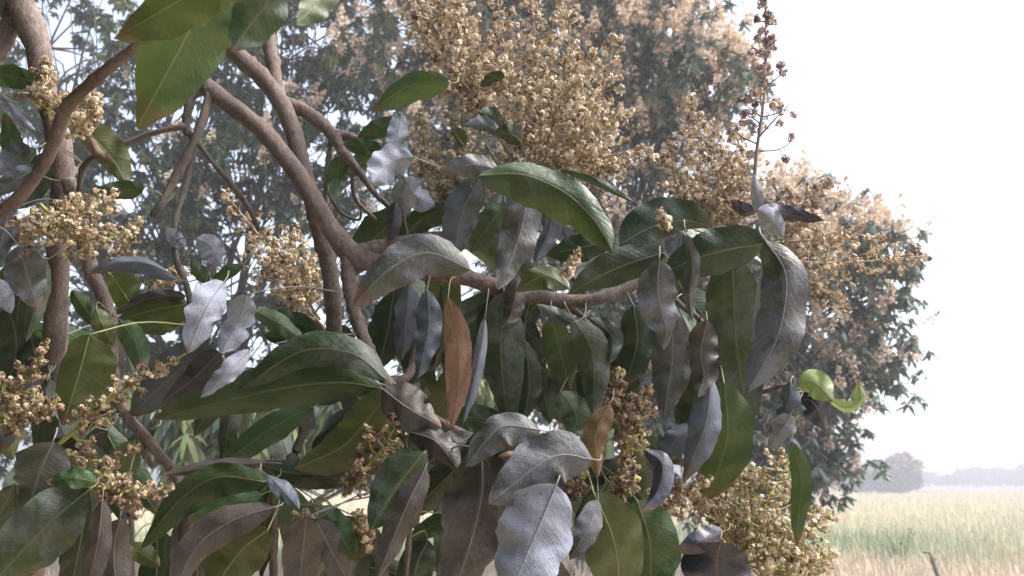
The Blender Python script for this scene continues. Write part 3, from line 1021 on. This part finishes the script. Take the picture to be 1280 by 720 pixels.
# material, width px, depth m, options : midrib from base to tip in photo pixels
leaves('''
t 98 .58 f.12 z.02 : 292,-50 243,27 208,92 171,162
y 76 .51 f.25 r15 z.03 : 300,-40 245,-12 192,20 142,48
dg 62 .58 f.15 z.0 : 356,-40 335,0 310,35 288,64
t 40 .60 f.1 : 420,-30 395,5 370,30
g 30 1.1 : 42,102 10,95 -30,96
y 40 1.12 a.2 f.3 : 95,152 122,178 145,205 158,232
br 14 1.1 f.7 : 112,170 122,190 144,206
g 24 1.14 : 180,236 150,238 112,241
b 30 1.08 : 36,182 15,200 -12,218
g 26 1.14 : 40,215 22,200 5,140
g 26 1.15 : 45,185 25,205 8,240
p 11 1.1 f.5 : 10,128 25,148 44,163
b 26 1.05 : 48,208 20,225 -15,250
gd 30 1.15 : 60,190 40,240 20,262
oc 12 1.12 : 14,272 18,285 21,304
b 30 1.1 : 12,262 2,300 -6,345
d 46 1.08 f.3 : 25,308 34,345 47,386
p 24 1.05 : -8,350 2,366 14,392
dg 24 1.13 f.4 : 58,325 48,370 32,428
gd 40 1.2 : 10,380 20,430 10,490
gd 44 1.22 : 38,420 48,470 40,530
g 22 1.2 : 90,362 106,385 124,412
y 44 1.19 r15 : 138,342 152,362 168,388
b 24 1.12 f.5 r25 : 224,348 186,330 150,328 108,342
dm 18 1.2 f.6 : 232,370 190,372 142,392
y 44 1.2 a.5 f.1 : 232,380 190,388 140,402
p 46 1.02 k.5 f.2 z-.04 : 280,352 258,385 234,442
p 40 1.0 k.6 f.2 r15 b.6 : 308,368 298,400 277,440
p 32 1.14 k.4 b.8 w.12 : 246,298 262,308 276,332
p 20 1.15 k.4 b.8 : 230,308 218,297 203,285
g 18 1.15 : 240,325 250,340 262,358
g 17 1.1 : 303,332 285,340 264,353
b 60 1.12 z.05 f.25 : 262,430 215,470 162,520
dm 36 1.1 f.4 : 275,440 240,475 200,505
p 26 .98 k.3 f.4 : 312,438 285,465 250,497
y 66 1.02 a.25 f.25 : 112,418 98,470 78,532
y 24 1.1 : 120,385 128,405 142,432
g 30 1.16 : 150,400 170,430 178,470
gd 40 1.2 : 105,430 118,480 110,540
g 26 1.05 f.3 : 320,388 350,405 385,430
gd 30 1.14 : 318,390 355,400 405,412
g 20 1.1 : 330,418 360,425 392,440
d 54 .97 f.25 r10 z-.03 a.1 : 588,337 535,316 485,338 440,384
b 46 1.06 k.1 f.2 : 600,222 578,265 566,326
p 34 1.08 k.3 b.4 f.3 : 506,222 520,245 545,258
p 22 1.09 f.5 : 506,226 500,250 512,274
k 20 1.1 f.4 : 494,252 492,275 484,305
g 34 1.1 a.1 f.3 : 556,260 525,275 497,306
g 36 1.12 f.2 : 632,255 612,280 588,316
d 50 1.05 k.15 f.25 w.08 : 654,212 656,265 640,320 622,362
b 24 1.08 f.5 r20 : 692,256 688,285 668,330
g 58 .96 a-.22 f.3 r-12 z-.03 : 598,220 650,218 705,240 745,278 768,318
gd 10 1.12 f.6 : 700,213 745,228 792,252
gd 50 1.08 a.35 f.2 : 775,306 815,284 855,276 892,284
gd 36 1.12 : 765,300 725,310 682,318
y 32 1.04 r20 f.3 : 712,360 680,345 645,364
gd 46 1.02 f.2 : 830,316 790,328 750,345 710,368
gd 58 .98 f.2 z.02 : 962,304 910,312 865,325 820,348
d 18 .96 f.5 w.12 : 858,292 866,330 862,372 866,402
d 52 .97 k.3 f.25 w.12 : 824,325 822,370 832,410 830,438
d 52 1.0 k.2 f.2 b.3 : 838,390 840,450 830,520
dm 40 .98 k.3 f.25 w.15 : 884,400 876,440 880,470 872,496
dg 80 1.06 k.1 f.15 : 915,322 918,400 925,470 935,540
d 60 .94 k.2 f.3 w.09 b.15 r-10 : 956,300 982,345 972,420 934,490
p 14 .95 f.3 : 958,318 953,360 943,430
g 66 1.0 f.18 : 905,478 908,550 884,624
b 40 .98 f.3 k.1 : 888,470 882,530 854,602
gd 46 1.05 : 868,440 872,500 858,560
yg 36 1.0 f.3 w.1 : 998,482 1018,478 1042,502
yg 18 1.0 f.6 r30 w.1 : 1036,500 1058,510 1075,500 1073,474
k 34 1.02 f.2 : 1000,496 1018,505 1032,536
b 28 1.0 f.5 k.2 w.1 : 988,478 985,505 960,538
p 34 .99 k.4 f.2 w.1 : 988,518 975,540 960,562
p 20 1.0 k.3 f.4 : 985,545 992,565 1000,588
g 25 .97 f.15 z0 : 990,552 1002,600 998,645 996,682
k 22 1.05 k.3 f.3 w.1 : 948,262 985,268 1030,276
p 26 1.04 f.3 : 947,262 962,272 980,298
p 15 1.08 f.5 : 948,268 946,240 942,216
k 18 1.1 f.4 : 946,264 930,262 914,250
b 34 1.09 k.5 f.3 w.1 : 512,356 508,400 502,452
b 34 1.08 k.5 f.3 w.15 : 534,362 536,410 522,474
gd 50 1.14 : 492,366 485,410 474,462
g 20 1.12 f.3 : 552,356 556,400 548,446
o 36 1.02 f.15 z0 w.03 k.1 : 560,372 572,430 572,480 565,536
gd 36 1.14 : 548,420 530,455 512,482
p 16 1.06 f.5 k.3 w.1 : 606,398 598,450 578,532
dg 58 1.1 f.2 : 630,365 626,440 636,534
gd 34 1.12 f.3 : 655,425 662,480 652,530
g 28 1.14 : 668,460 680,490 688,530
g 44 1.08 f.25 : 690,398 700,440 714,490
dg 42 1.06 f.2 a.1 : 716,398 740,440 742,520
gd 26 1.1 : 738,398 765,420 762,455
gd 46 1.1 k.1 : 792,382 796,430 780,486
d 20 1.02 f.3 k.2 : 714,404 695,392 670,380
gd 40 1.16 : 770,440 780,480 770,540
dm 28 1.1 f.4 : 648,345 640,390 628,410
dg 46 1.0 f.25 r15 k.1 : 482,474 440,442 375,440 296,490
g 60 1.02 a-.12 f.25 z.02 : 478,486 420,478 330,490 192,524
g 36 1.08 f.25 : 392,508 340,535 268,588
y 64 .99 a.2 f.25 : 488,488 455,530 425,560 368,586
gd 44 1.02 f.25 : 470,560 425,586 370,592 318,578
dm 56 .98 k.4 f.3 : 478,486 510,510 552,534
dm 36 .96 f.4 k.2 w.1 : 512,540 545,552 575,590
dg 62 .93 f.3 z-.02 : 530,565 495,610 462,662
dm 36 .92 f.35 : 532,585 505,640 470,730
gd 44 1.0 f.3 : 590,568 550,605 506,650
dm 92 .90 f.18 k.15 z-.03 : 602,560 600,630 566,750
d 44 .88 f.4 r20 : 676,538 625,535 582,584
gd 26 .93 f.4 : 680,548 620,535 565,590
dm 40 1.0 f.3 : 590,545 560,560 530,575
d 72 .87 f.2 k.05 a.1 z-.03 : 740,574 690,572 610,630
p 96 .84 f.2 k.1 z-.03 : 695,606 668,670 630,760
d 32 .90 f.3 : 748,625 735,660 712,700
y 78 .92 f.15 : 742,615 768,680 776,760
g 74 .94 f.15 : 796,625 812,680 812,760
k 26 .88 f.5 w.08 : 806,562 828,580 822,615 800,640
oc 32 .92 f.2 k.1 : 762,505 744,545 748,596
o 12 .9 f.5 : 650,566 630,572 606,584
k 84 .92 f.2 w.08 : 900,678 895,710 905,780
k 30 .96 f.3 : 905,664 880,675 845,690
b 32 1.02 f.3 : 864,528 845,550 822,584
g 30 1.06 : 800,540 820,560 850,580
d 64 .88 f.2 k.3 : 66,552 50,590 32,645
g 25 .86 f.15 z0 : 122,603 90,597 56,602
dg 78 .86 f.2 : 112,612 60,655 -20,740
gd 38 .95 : 108,638 98,690 84,760
dm 30 .88 f.3 : 128,626 122,680 104,760
dm 40 .9 f.3 : 150,648 142,690 150,770
y 25 .98 f.3 : 152,690 175,690 200,708
g 46 .94 f.25 r10 a.1 : 330,602 270,597 222,628 176,686
dm 18 1.0 f.5 : 332,578 260,584 200,594
dm 44 .9 f.25 r10 : 342,634 288,652 245,685 214,750
y 66 .96 f.15 : 335,662 300,690 258,750
g 30 1.0 f.2 : 328,618 285,630 232,656
dm 50 .92 f.2 : 383,646 378,690 372,760
g 36 .97 : 402,632 420,660 447,704
dm 44 .95 k.4 : 395,650 415,690 440,735
b 22 .88 f.4 : 334,594 350,608 374,636
g 26 1.02 : 568,648 540,658 506,682
gd 46 1.04 : 535,675 520,710 515,760
gd 50 1.0 : 660,650 655,690 640,760
g 34 1.1 : 560,530 590,522 640,530
gd 34 1.05 f.3 : 800,590 770,590 720,600
g 40 1.08 : 700,490 720,520 712,550
gd 44 1.1 : 455,650 445,690 440,760
g 36 .98 a.2 f.2 : 562,103 515,106 464,138
g 24 1.14 : 500,153 475,160 446,174
g 22 1.15 : 430,180 460,184 486,190
g 26 1.2 : 425,195 422,220 418,250
g 24 1.22 : 470,195 450,205 430,220
b 26 1.1 f.2 k.1 : 502,142 496,170 486,196
p 44 1.05 k.3 f.3 b.5 : 516,196 490,202 466,228
b 18 1.08 f.4 : 626,168 605,155 578,156
gd 22 1.1 : 600,140 615,145 628,165
gd 26 1.06 : 652,178 640,168 618,165
d 30 1.02 f.2 a.1 : 624,212 590,206 548,214
gd 15 1.1 f.3 : 630,93 615,98 596,112
g 16 1.1 : 565,162 575,170 580,190
gd 22 1.12 : 700,330 690,345 680,350
''')

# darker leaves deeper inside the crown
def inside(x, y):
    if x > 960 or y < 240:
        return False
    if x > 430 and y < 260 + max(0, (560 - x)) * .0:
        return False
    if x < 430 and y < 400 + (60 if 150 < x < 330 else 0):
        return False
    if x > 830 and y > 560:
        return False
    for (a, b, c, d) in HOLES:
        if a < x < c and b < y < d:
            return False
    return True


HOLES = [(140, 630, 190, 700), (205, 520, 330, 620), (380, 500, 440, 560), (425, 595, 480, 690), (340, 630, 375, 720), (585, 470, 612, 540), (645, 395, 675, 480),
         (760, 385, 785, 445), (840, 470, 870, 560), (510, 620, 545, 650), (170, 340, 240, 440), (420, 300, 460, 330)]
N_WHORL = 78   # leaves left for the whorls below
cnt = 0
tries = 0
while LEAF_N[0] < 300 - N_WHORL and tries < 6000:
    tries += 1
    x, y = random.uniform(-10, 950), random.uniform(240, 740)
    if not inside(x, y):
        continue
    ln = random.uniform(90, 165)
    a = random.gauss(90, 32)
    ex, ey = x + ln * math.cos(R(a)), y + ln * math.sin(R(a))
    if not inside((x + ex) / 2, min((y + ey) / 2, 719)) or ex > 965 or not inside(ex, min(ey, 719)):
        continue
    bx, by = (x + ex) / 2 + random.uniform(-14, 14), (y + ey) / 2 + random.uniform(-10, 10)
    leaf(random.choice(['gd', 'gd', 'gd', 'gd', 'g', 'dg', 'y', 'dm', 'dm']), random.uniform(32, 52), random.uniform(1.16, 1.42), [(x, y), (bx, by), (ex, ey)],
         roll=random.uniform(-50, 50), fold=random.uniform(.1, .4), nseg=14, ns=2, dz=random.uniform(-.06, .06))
    cnt += 1

# whorls of leaves hanging from the twig ends among and behind the front ones
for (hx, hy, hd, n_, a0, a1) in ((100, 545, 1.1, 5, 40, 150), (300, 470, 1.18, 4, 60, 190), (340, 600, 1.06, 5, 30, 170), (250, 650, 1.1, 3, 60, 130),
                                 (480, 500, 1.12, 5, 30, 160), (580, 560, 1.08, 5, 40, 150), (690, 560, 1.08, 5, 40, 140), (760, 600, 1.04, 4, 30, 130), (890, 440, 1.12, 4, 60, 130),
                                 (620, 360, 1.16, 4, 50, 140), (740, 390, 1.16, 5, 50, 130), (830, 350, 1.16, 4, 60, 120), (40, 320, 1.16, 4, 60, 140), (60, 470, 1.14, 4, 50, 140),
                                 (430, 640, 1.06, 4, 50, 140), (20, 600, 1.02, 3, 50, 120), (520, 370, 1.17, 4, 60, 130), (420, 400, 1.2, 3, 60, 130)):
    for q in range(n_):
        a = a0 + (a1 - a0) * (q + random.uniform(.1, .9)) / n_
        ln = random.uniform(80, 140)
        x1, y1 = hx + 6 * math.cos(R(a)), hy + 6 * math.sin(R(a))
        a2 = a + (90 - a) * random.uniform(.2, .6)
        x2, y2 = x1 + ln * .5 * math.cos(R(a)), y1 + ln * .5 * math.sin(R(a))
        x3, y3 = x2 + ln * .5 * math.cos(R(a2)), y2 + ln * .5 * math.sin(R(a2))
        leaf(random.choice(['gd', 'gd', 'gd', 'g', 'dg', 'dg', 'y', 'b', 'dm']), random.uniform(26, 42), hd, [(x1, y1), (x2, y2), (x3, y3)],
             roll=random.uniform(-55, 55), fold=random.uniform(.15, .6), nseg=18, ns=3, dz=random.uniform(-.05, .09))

# unseen leaf masses added above, left and behind the camera to block light
def added_shade_crown():
    r = np.random.default_rng(77)
    tmp = [spray_template(8, .27, 700 + k, .8) for k in range(5)]
    vv, ff, n = [], [], 0
    for (c, rad, k) in (((-2.0, .9, 3.0), 1.2, 480), ((-2.8, 1.9, 2.2), 1.3, 500), ((-2.4, -.8, 2.3), 1.4, 600), ((-1.2, -2.0, 2.2), 1.4, 600), ((.8, -2.6, 2.0), 1.3, 340), ((-2.2, -.4, 1.0), 1.0, 380), ((-.7, -2.2, 1.0), 1.0, 380), ((-1.2, -.3, 3.3), 1.1, 300), ((-2.3, 1.2, .9), .9, 260)):
        for _ in range(int(k * .7)):
            p = np.array(c) + Nv(r.normal(size=3)) * rad * r.uniform(.1, 1) ** .5 * np.array([1, 1, .7])
            q = px_of(p)
            if q is not None and -160 < q[0] < 1440 and -190 < q[1] < 900:
                continue
            if np.linalg.norm(p - np.array(CAM)) < .7:
                continue
            tv, tf = tmp[int(r.integers(5))]
            a, ti = r.uniform(0, 6.28), r.uniform(0, .6)
            vv.append(tv @ rotz_tilt(a, ti, a).T + p)
            ff.append(tf + n)
            n += len(tv)
    me_ = mesh_fast('foliage', np.vstack(vv) - np.array(TB), np.vstack(ff), [BGLEAF])  # added shading mass, kept out of view
    o = bpy.data.objects.new('foliage', me_)
    COL.objects.link(o)
    place(o, tree, TB)
    o['kind'] = 'stuff'


added_shade_crown()

# ------------------------------------------------------------------ flower sprays of the near tree
def floret_template():
    v, f, n = [], [], 0
    for k in range(5):
        a = k * 2 * math.pi / 5
        c, s = math.cos(a), math.sin(a)
        pts = [(.0, .12, 0), (.0, -.12, 0), (.55, -.24, .30), (.55, .24, .30), (.82, -.2, -.22), (.82, .2, -.22)]
        for (x, y, z) in pts:
            v.append((c * x - s * y, s * x + c * y, z))
        f += [(n, n + 1, n + 2, n + 3), (n + 3, n + 2, n + 4, n + 5)]
        n += 6
    return np.array(v), np.array(f)


FV, FF = floret_template()


def panicle(pts, d, wide, n_side, fl, palette, stalk, fsize=.0043, dz=0.0, jit=.0075, start=.12, sag=0.0, taper=.8, thick=.0028, sub=4):
    """pts: rachis in photo pixels, base to tip; wide: length in px of the lowest side branches."""
    k = len(pts)
    Q = [tuple(V(p[0], p[1], (p[2] if len(p) > 2 else d + dz * i / (k - 1)))) for i, p in enumerate(pts)]
    P = spline(Q, 30)
    T = tangents(P)
    L_ = np.linalg.norm(np.diff(P, axis=0), axis=1).sum()
    st_ = MB()
    st_.tube(P, np.linspace(thick, thick * .35, 30), 6)
    cen, axs = [], []
    Wd = wide * d / FPX
    a0 = rng.uniform(0, 6.28)
    for i in range(n_side):
        t = start + (1 - start) * (i + rng.uniform(0, .6)) / n_side
        j = min(29, int(t * 29))
        b = P[j]
        tt = T[j]
        u = Nv(np.cross(tt, [.31, .7, .2]))
        w_ = np.cross(tt, u)
        a = a0 + i * 2.4
        out = u * math.cos(a) + w_ * math.sin(a)
        ln = Wd * ((1 - t) ** taper * .95 + .08) * rng.uniform(.7, 1.15)
        e = b + out * ln * .9 + tt * ln * rng.uniform(.25, .65) - np.array([0, 0, sag * ln])
        m_ = (b + e) / 2 + tt * ln * -.05 + rng.normal(size=3) * ln * .06
        B = spline([b, m_, e], 9)
        st_.tube(B, np.linspace(thick * .55, thick * .25, 9), 4)
        ns_ = max(2, int(sub * (ln / max(Wd, 1e-6)) * 2 + 1))
        for q in range(ns_):
            s_ = .3 + .7 * (q + rng.uniform(0, .8)) / ns_
            s_ = min(s_, 1)
            p = B[int(s_ * 8)]
            dv = Nv(rng.normal(size=3) + out * .6 + tt * .4)
            l2 = min(.026, ln * .4) * rng.uniform(.4, 1.1)
            p2 = p + dv * l2
            st_.tube(np.stack([p, (p + p2) / 2, p2]), thick * .22, 3)
            nf = max(2, int(rng.poisson(fl)))
            dirs = Nv(rng.normal(size=(nf, 3)) + dv * .35)
            cen += list(p2 + dirs * jit * rng.uniform(.45, 1.0, size=(nf, 1)))
            axs += list(dirs)
    o = st_.build('flower_panicle', stalk, tree, P[0])
    C = np.array(cen)
    m_ = len(C)
    ax = Nv(np.array(axs) + .45 * rng.normal(size=(m_, 3)))
    u = Nv(np.cross(ax, rng.normal(size=(m_, 3))))
    w_ = np.cross(ax, u)
    sc = fsize * rng.uniform(.65, 1.3, size=m_)
    open_ = rng.uniform(.4, 1.6, size=m_)
    v = (C[:, None, :] + sc[:, None, None] * (FV[None, :, 0, None] * u[:, None, :] + FV[None, :, 1, None] * w_[:, None, :]
         + (FV[None, :, 2] * open_[:, None])[..., None] * ax[:, None, :]))
    q = (FF[None] + np.arange(m_)[:, None, None] * len(FV)).reshape(-1, 4)
    names = [FL_CREAM, FL_TAN, FL_RUST, FL_MUST, FL_PURP]
    pr = np.array(palette, float)
    pr /= pr.sum()
    # neighbours wither together: pick the colour per small cluster
    cell = np.floor(C / .010).astype(int)
    hsh = (cell[:, 0] * 73856093 ^ cell[:, 1] * 19349663 ^ cell[:, 2] * 83492791) % 1000 / 1000.0
    hsh = (hsh * .7 + rng.random(m_) * .3)
    hsh = (hsh.argsort().argsort() + .5) / m_
    mi = np.searchsorted(np.cumsum(pr), hsh).clip(0, 4)
    me_ = mesh_fast('florets', v.reshape(-1, 3) - P[0], q, names, np.repeat(mi, len(FF)))
    fo = bpy.data.objects.new('florets', me_)
    COL.objects.link(fo)
    place(fo, o, P[0])
    fo['kind'] = 'stuff'
    for z in P[::6]:
        SK.append(z)
    return o


CR = (4.6, 2.8, 1.7, 1.0, 0)      # cream
CT = (3.0, 3.2, 2.1, 1.5, 0)       # tan
CB = (.9, 3, 3, 1.2, 0)        # withered brown
CD = (.15, 1.4, 3.6, 1.2, 0)   # withered, mustard and brown, mixed darker to paint in shade
CM_ = (3, 3, 1, 3, 0)          # mustard cream
CP = (.6, 1.0, 1.2, 0, 4)      # purple buds

big = [
    ([(578, 150), (577, 90), (574, 40), (570, -25)], 1.16, 66, 30, CR),
    ([(600, 150), (590, 80), (560, 20), (545, -20)], 1.2, 55, 26, CR),
    ([(655, 212), (645, 150), (632, 80), (622, 0)], 1.2, 82, 34, CR),
    ([(655, 212), (690, 160), (720, 110), (738, 60)], 1.18, 75, 32, CR),
    ([(660, 205), (672, 120), (668, 40), (660, -30)], 1.22, 80, 32, CR),
    ([(662, 208), (715, 175), (760, 150), (790, 135)], 1.17, 62, 26, CR),
    ([(640, 195), (610, 150), (590, 110), (530, 50)], 1.16, 50, 24, CR),
    ([(640, 205), (670, 215), (720, 205), (775, 215)], 1.21, 50, 24, CT),
    ([(670, 190), (700, 110), (712, 40), (700, -20)], 1.24, 70, 28, CR),
    ([(690, 205), (735, 150), (760, 90), (768, 40)], 1.26, 60, 26, CR),
    ([(560, 60), (540, 30), (520, 5), (505, -20)], 1.24, 50, 22, CR),
    ([(700, 215), (745, 200), (790, 190), (830, 200)], 1.24, 44, 20, CR),
    ([(128, 330), (150, 315), (165, 290), (180, 270)], 1.14, 24, 14, CT),
    ([(30, 90), (42, 110), (55, 125), (72, 142)], 1.13, 24, 14, CT),
    # clusters between the leaves below
    ([(560, 262), (545, 215), (530, 175), (522, 135)], 1.16, 36, 20, CM_),
    ([(600, 255), (590, 215), (575, 180), (560, 140)], 1.15, 40, 24, CM_),
    ([(610, 240), (575, 215), (545, 205), (515, 215)], 1.14, 34, 20, CR),
    ([(600, 235), (630, 205), (650, 190), (665, 150)], 1.16, 36, 20, CR),
    ([(590, 290), (580, 262), (560, 240), (545, 230)], 1.17, 34, 18, CR),
    # right of centre
    ([(922, 285), (900, 225), (880, 180), (862, 120)], 1.2, 60, 28, CT),
    ([(858, 290), (850, 240), (842, 215), (838, 175)], 1.18, 46, 20, CT),
    ([(925, 285), (925, 240), (930, 200), (915, 160)], 1.22, 48, 22, CT),
    ([(950, 285), (985, 270), (1010, 250), (1040, 225)], 1.15, 42, 24, (3, 3, 3, 0, 2)),
    ([(935, 290), (900, 265), (870, 250), (830, 262)], 1.2, 30, 16, CT),
    ([(955, 312), (1000, 327), (1060, 328), (1160, 320)], 1.14, 60, 28, CR),
    ([(955, 305), (1010, 300), (1050, 290), (1105, 300)], 1.17, 40, 15, CR),
    ([(960, 312), (1000, 345), (1030, 365), (1060, 385)], 1.15, 34, 18, CT),
    # the dense spray low on the right
    ([(905, 720), (940, 670), (960, 620), (985, 560)], 1.08, 78, 40, CM_),
    ([(910, 720), (960, 690), (1000, 670), (1040, 640)], 1.06, 66, 36, CM_),
    ([(900, 730), (930, 690), (940, 640), (930, 585)], 1.1, 70, 36, CM_),
    ([(930, 740), (980, 715), (1010, 705), (1045, 690)], 1.07, 60, 30, CM_),
    ([(860, 640), (885, 615), (905, 600), (930, 590)], 1.09, 36, 20, CT),
    ([(905, 725), (900, 680), (890, 640), (875, 610)], 1.12, 44, 22, CT),
    # left
    ([(50, 255), (85, 290), (105, 300), (160, 290)], 1.08, 44, 26, CT),
    ([(50, 262), (90, 270), (120, 262), (150, 240)], 1.1, 40, 22, CT),
    ([(62, 150), (60, 120), (58, 95), (55, 72)], 1.12, 26, 18, CT),
    ([(70, 160), (95, 140), (110, 125), (125, 118)], 1.08, 36, 18, CT),
    ([(40, 260), (38, 282), (34, 300), (30, 322)], 1.09, 22, 12, CT),
    ([(75, 150), (85, 155), (105, 145), (130, 140)], 1.06, 22, 12, CT),
    # behind the central limbs
    ([(400, 400), (360, 340), (320, 290), (275, 235)], 1.32, 60, 30, CT),
    ([(405, 410), (370, 370), (345, 330), (330, 290)], 1.3, 54, 26, CT),
    ([(395, 400), (380, 350), (372, 320), (365, 280)], 1.34, 44, 20, CM_),
    ([(180, 355), (195, 350), (215, 345), (240, 340)], 1.3, 16, 12, CT),
    # withered sprays, some darkened to paint in shade
    ([(72, 556), (110, 525), (150, 490), (232, 442)], 1.0, 28, 22, CB),
    ([(-10, 530), (15, 500), (35, 470), (62, 425)], 1.0, 34, 20, CD),
    ([(-20, 520), (20, 518), (50, 510), (78, 505)], .98, 34, 20, CD),
    ([(60, 570), (100, 575), (140, 575), (175, 555)], 1.02, 22, 16, CD),
    ([(110, 610), (150, 614), (180, 616), (215, 610)], .92, 30, 20, CD),
    ([(118, 590), (140, 600), (160, 625), (170, 650)], .93, 24, 14, CB),
    ([(445, 600), (470, 570), (490, 540), (505, 510)], .97, 36, 22, CD),
    ([(430, 620), (455, 590), (465, 560), (455, 530)], .98, 24, 16, CD),
    ([(770, 580), (790, 545), (800, 515), (815, 480)], .98, 34, 20, CD),
    ([(770, 545), (775, 515), (772, 490), (770, 460)], 1.0, 30, 18, CD),
    ([(800, 600), (780, 590), (775, 610), (770, 640)], .95, 26, 16, CD),
    ([(735, 590), (722, 600), (712, 610), (705, 630)], .96, 22, 14, CD),
    ([(810, 650), (835, 630), (860, 610), (890, 600)], 1.0, 32, 20, CT),
    ([(440, 640), (452, 655), (458, 665), (462, 690)], 1.05, 14, 10, CR),
    ([(365, 640), (385, 650), (395, 655), (400, 668)], 1.0, 14, 10, CB),
    ([(648, 385), (655, 420), (662, 450), (680, 500)], 1.3, 34, 20, CR),
    ([(640, 395), (660, 420), (668, 460), (672, 520)], 1.34, 30, 16, CR),
    ([(700, 345), (712, 335), (718, 325), (724, 312)], .99, 9, 8, CR),
    ([(838, 285), (830, 275), (826, 268), (824, 260)], 1.0, 9, 8, CR),
    ([(690, 520), (692, 510), (694, 498), (696, 480)], 1.2, 16, 10, CR),
]
for (pts, d, wd, n, pal) in big:
    stk = STALK_G if pal in (CB, CM_, CD) or (pal is CT and pts[0][0] < 240) else STALK_C
    panicle(pts, d, wd, max(10, int(n * 1.0)), 5.0, pal, stk, sub=4, fsize=.0035 * d / 1.05, jit=.0056 * d / 1.05, thick=.0036 if pal in (CB, CD) else .0028)
# the tall thin spike against the sky
panicle([(942, 240), (946, 190), (954, 130), (957, 70), (957, -8)], 1.1, 66, 27, 7.5, CP, STALK_P, fsize=.0043, jit=.0062, start=.22, taper=1.05, thick=.0030, sub=2)

print('leaves', LEAF_N[0])
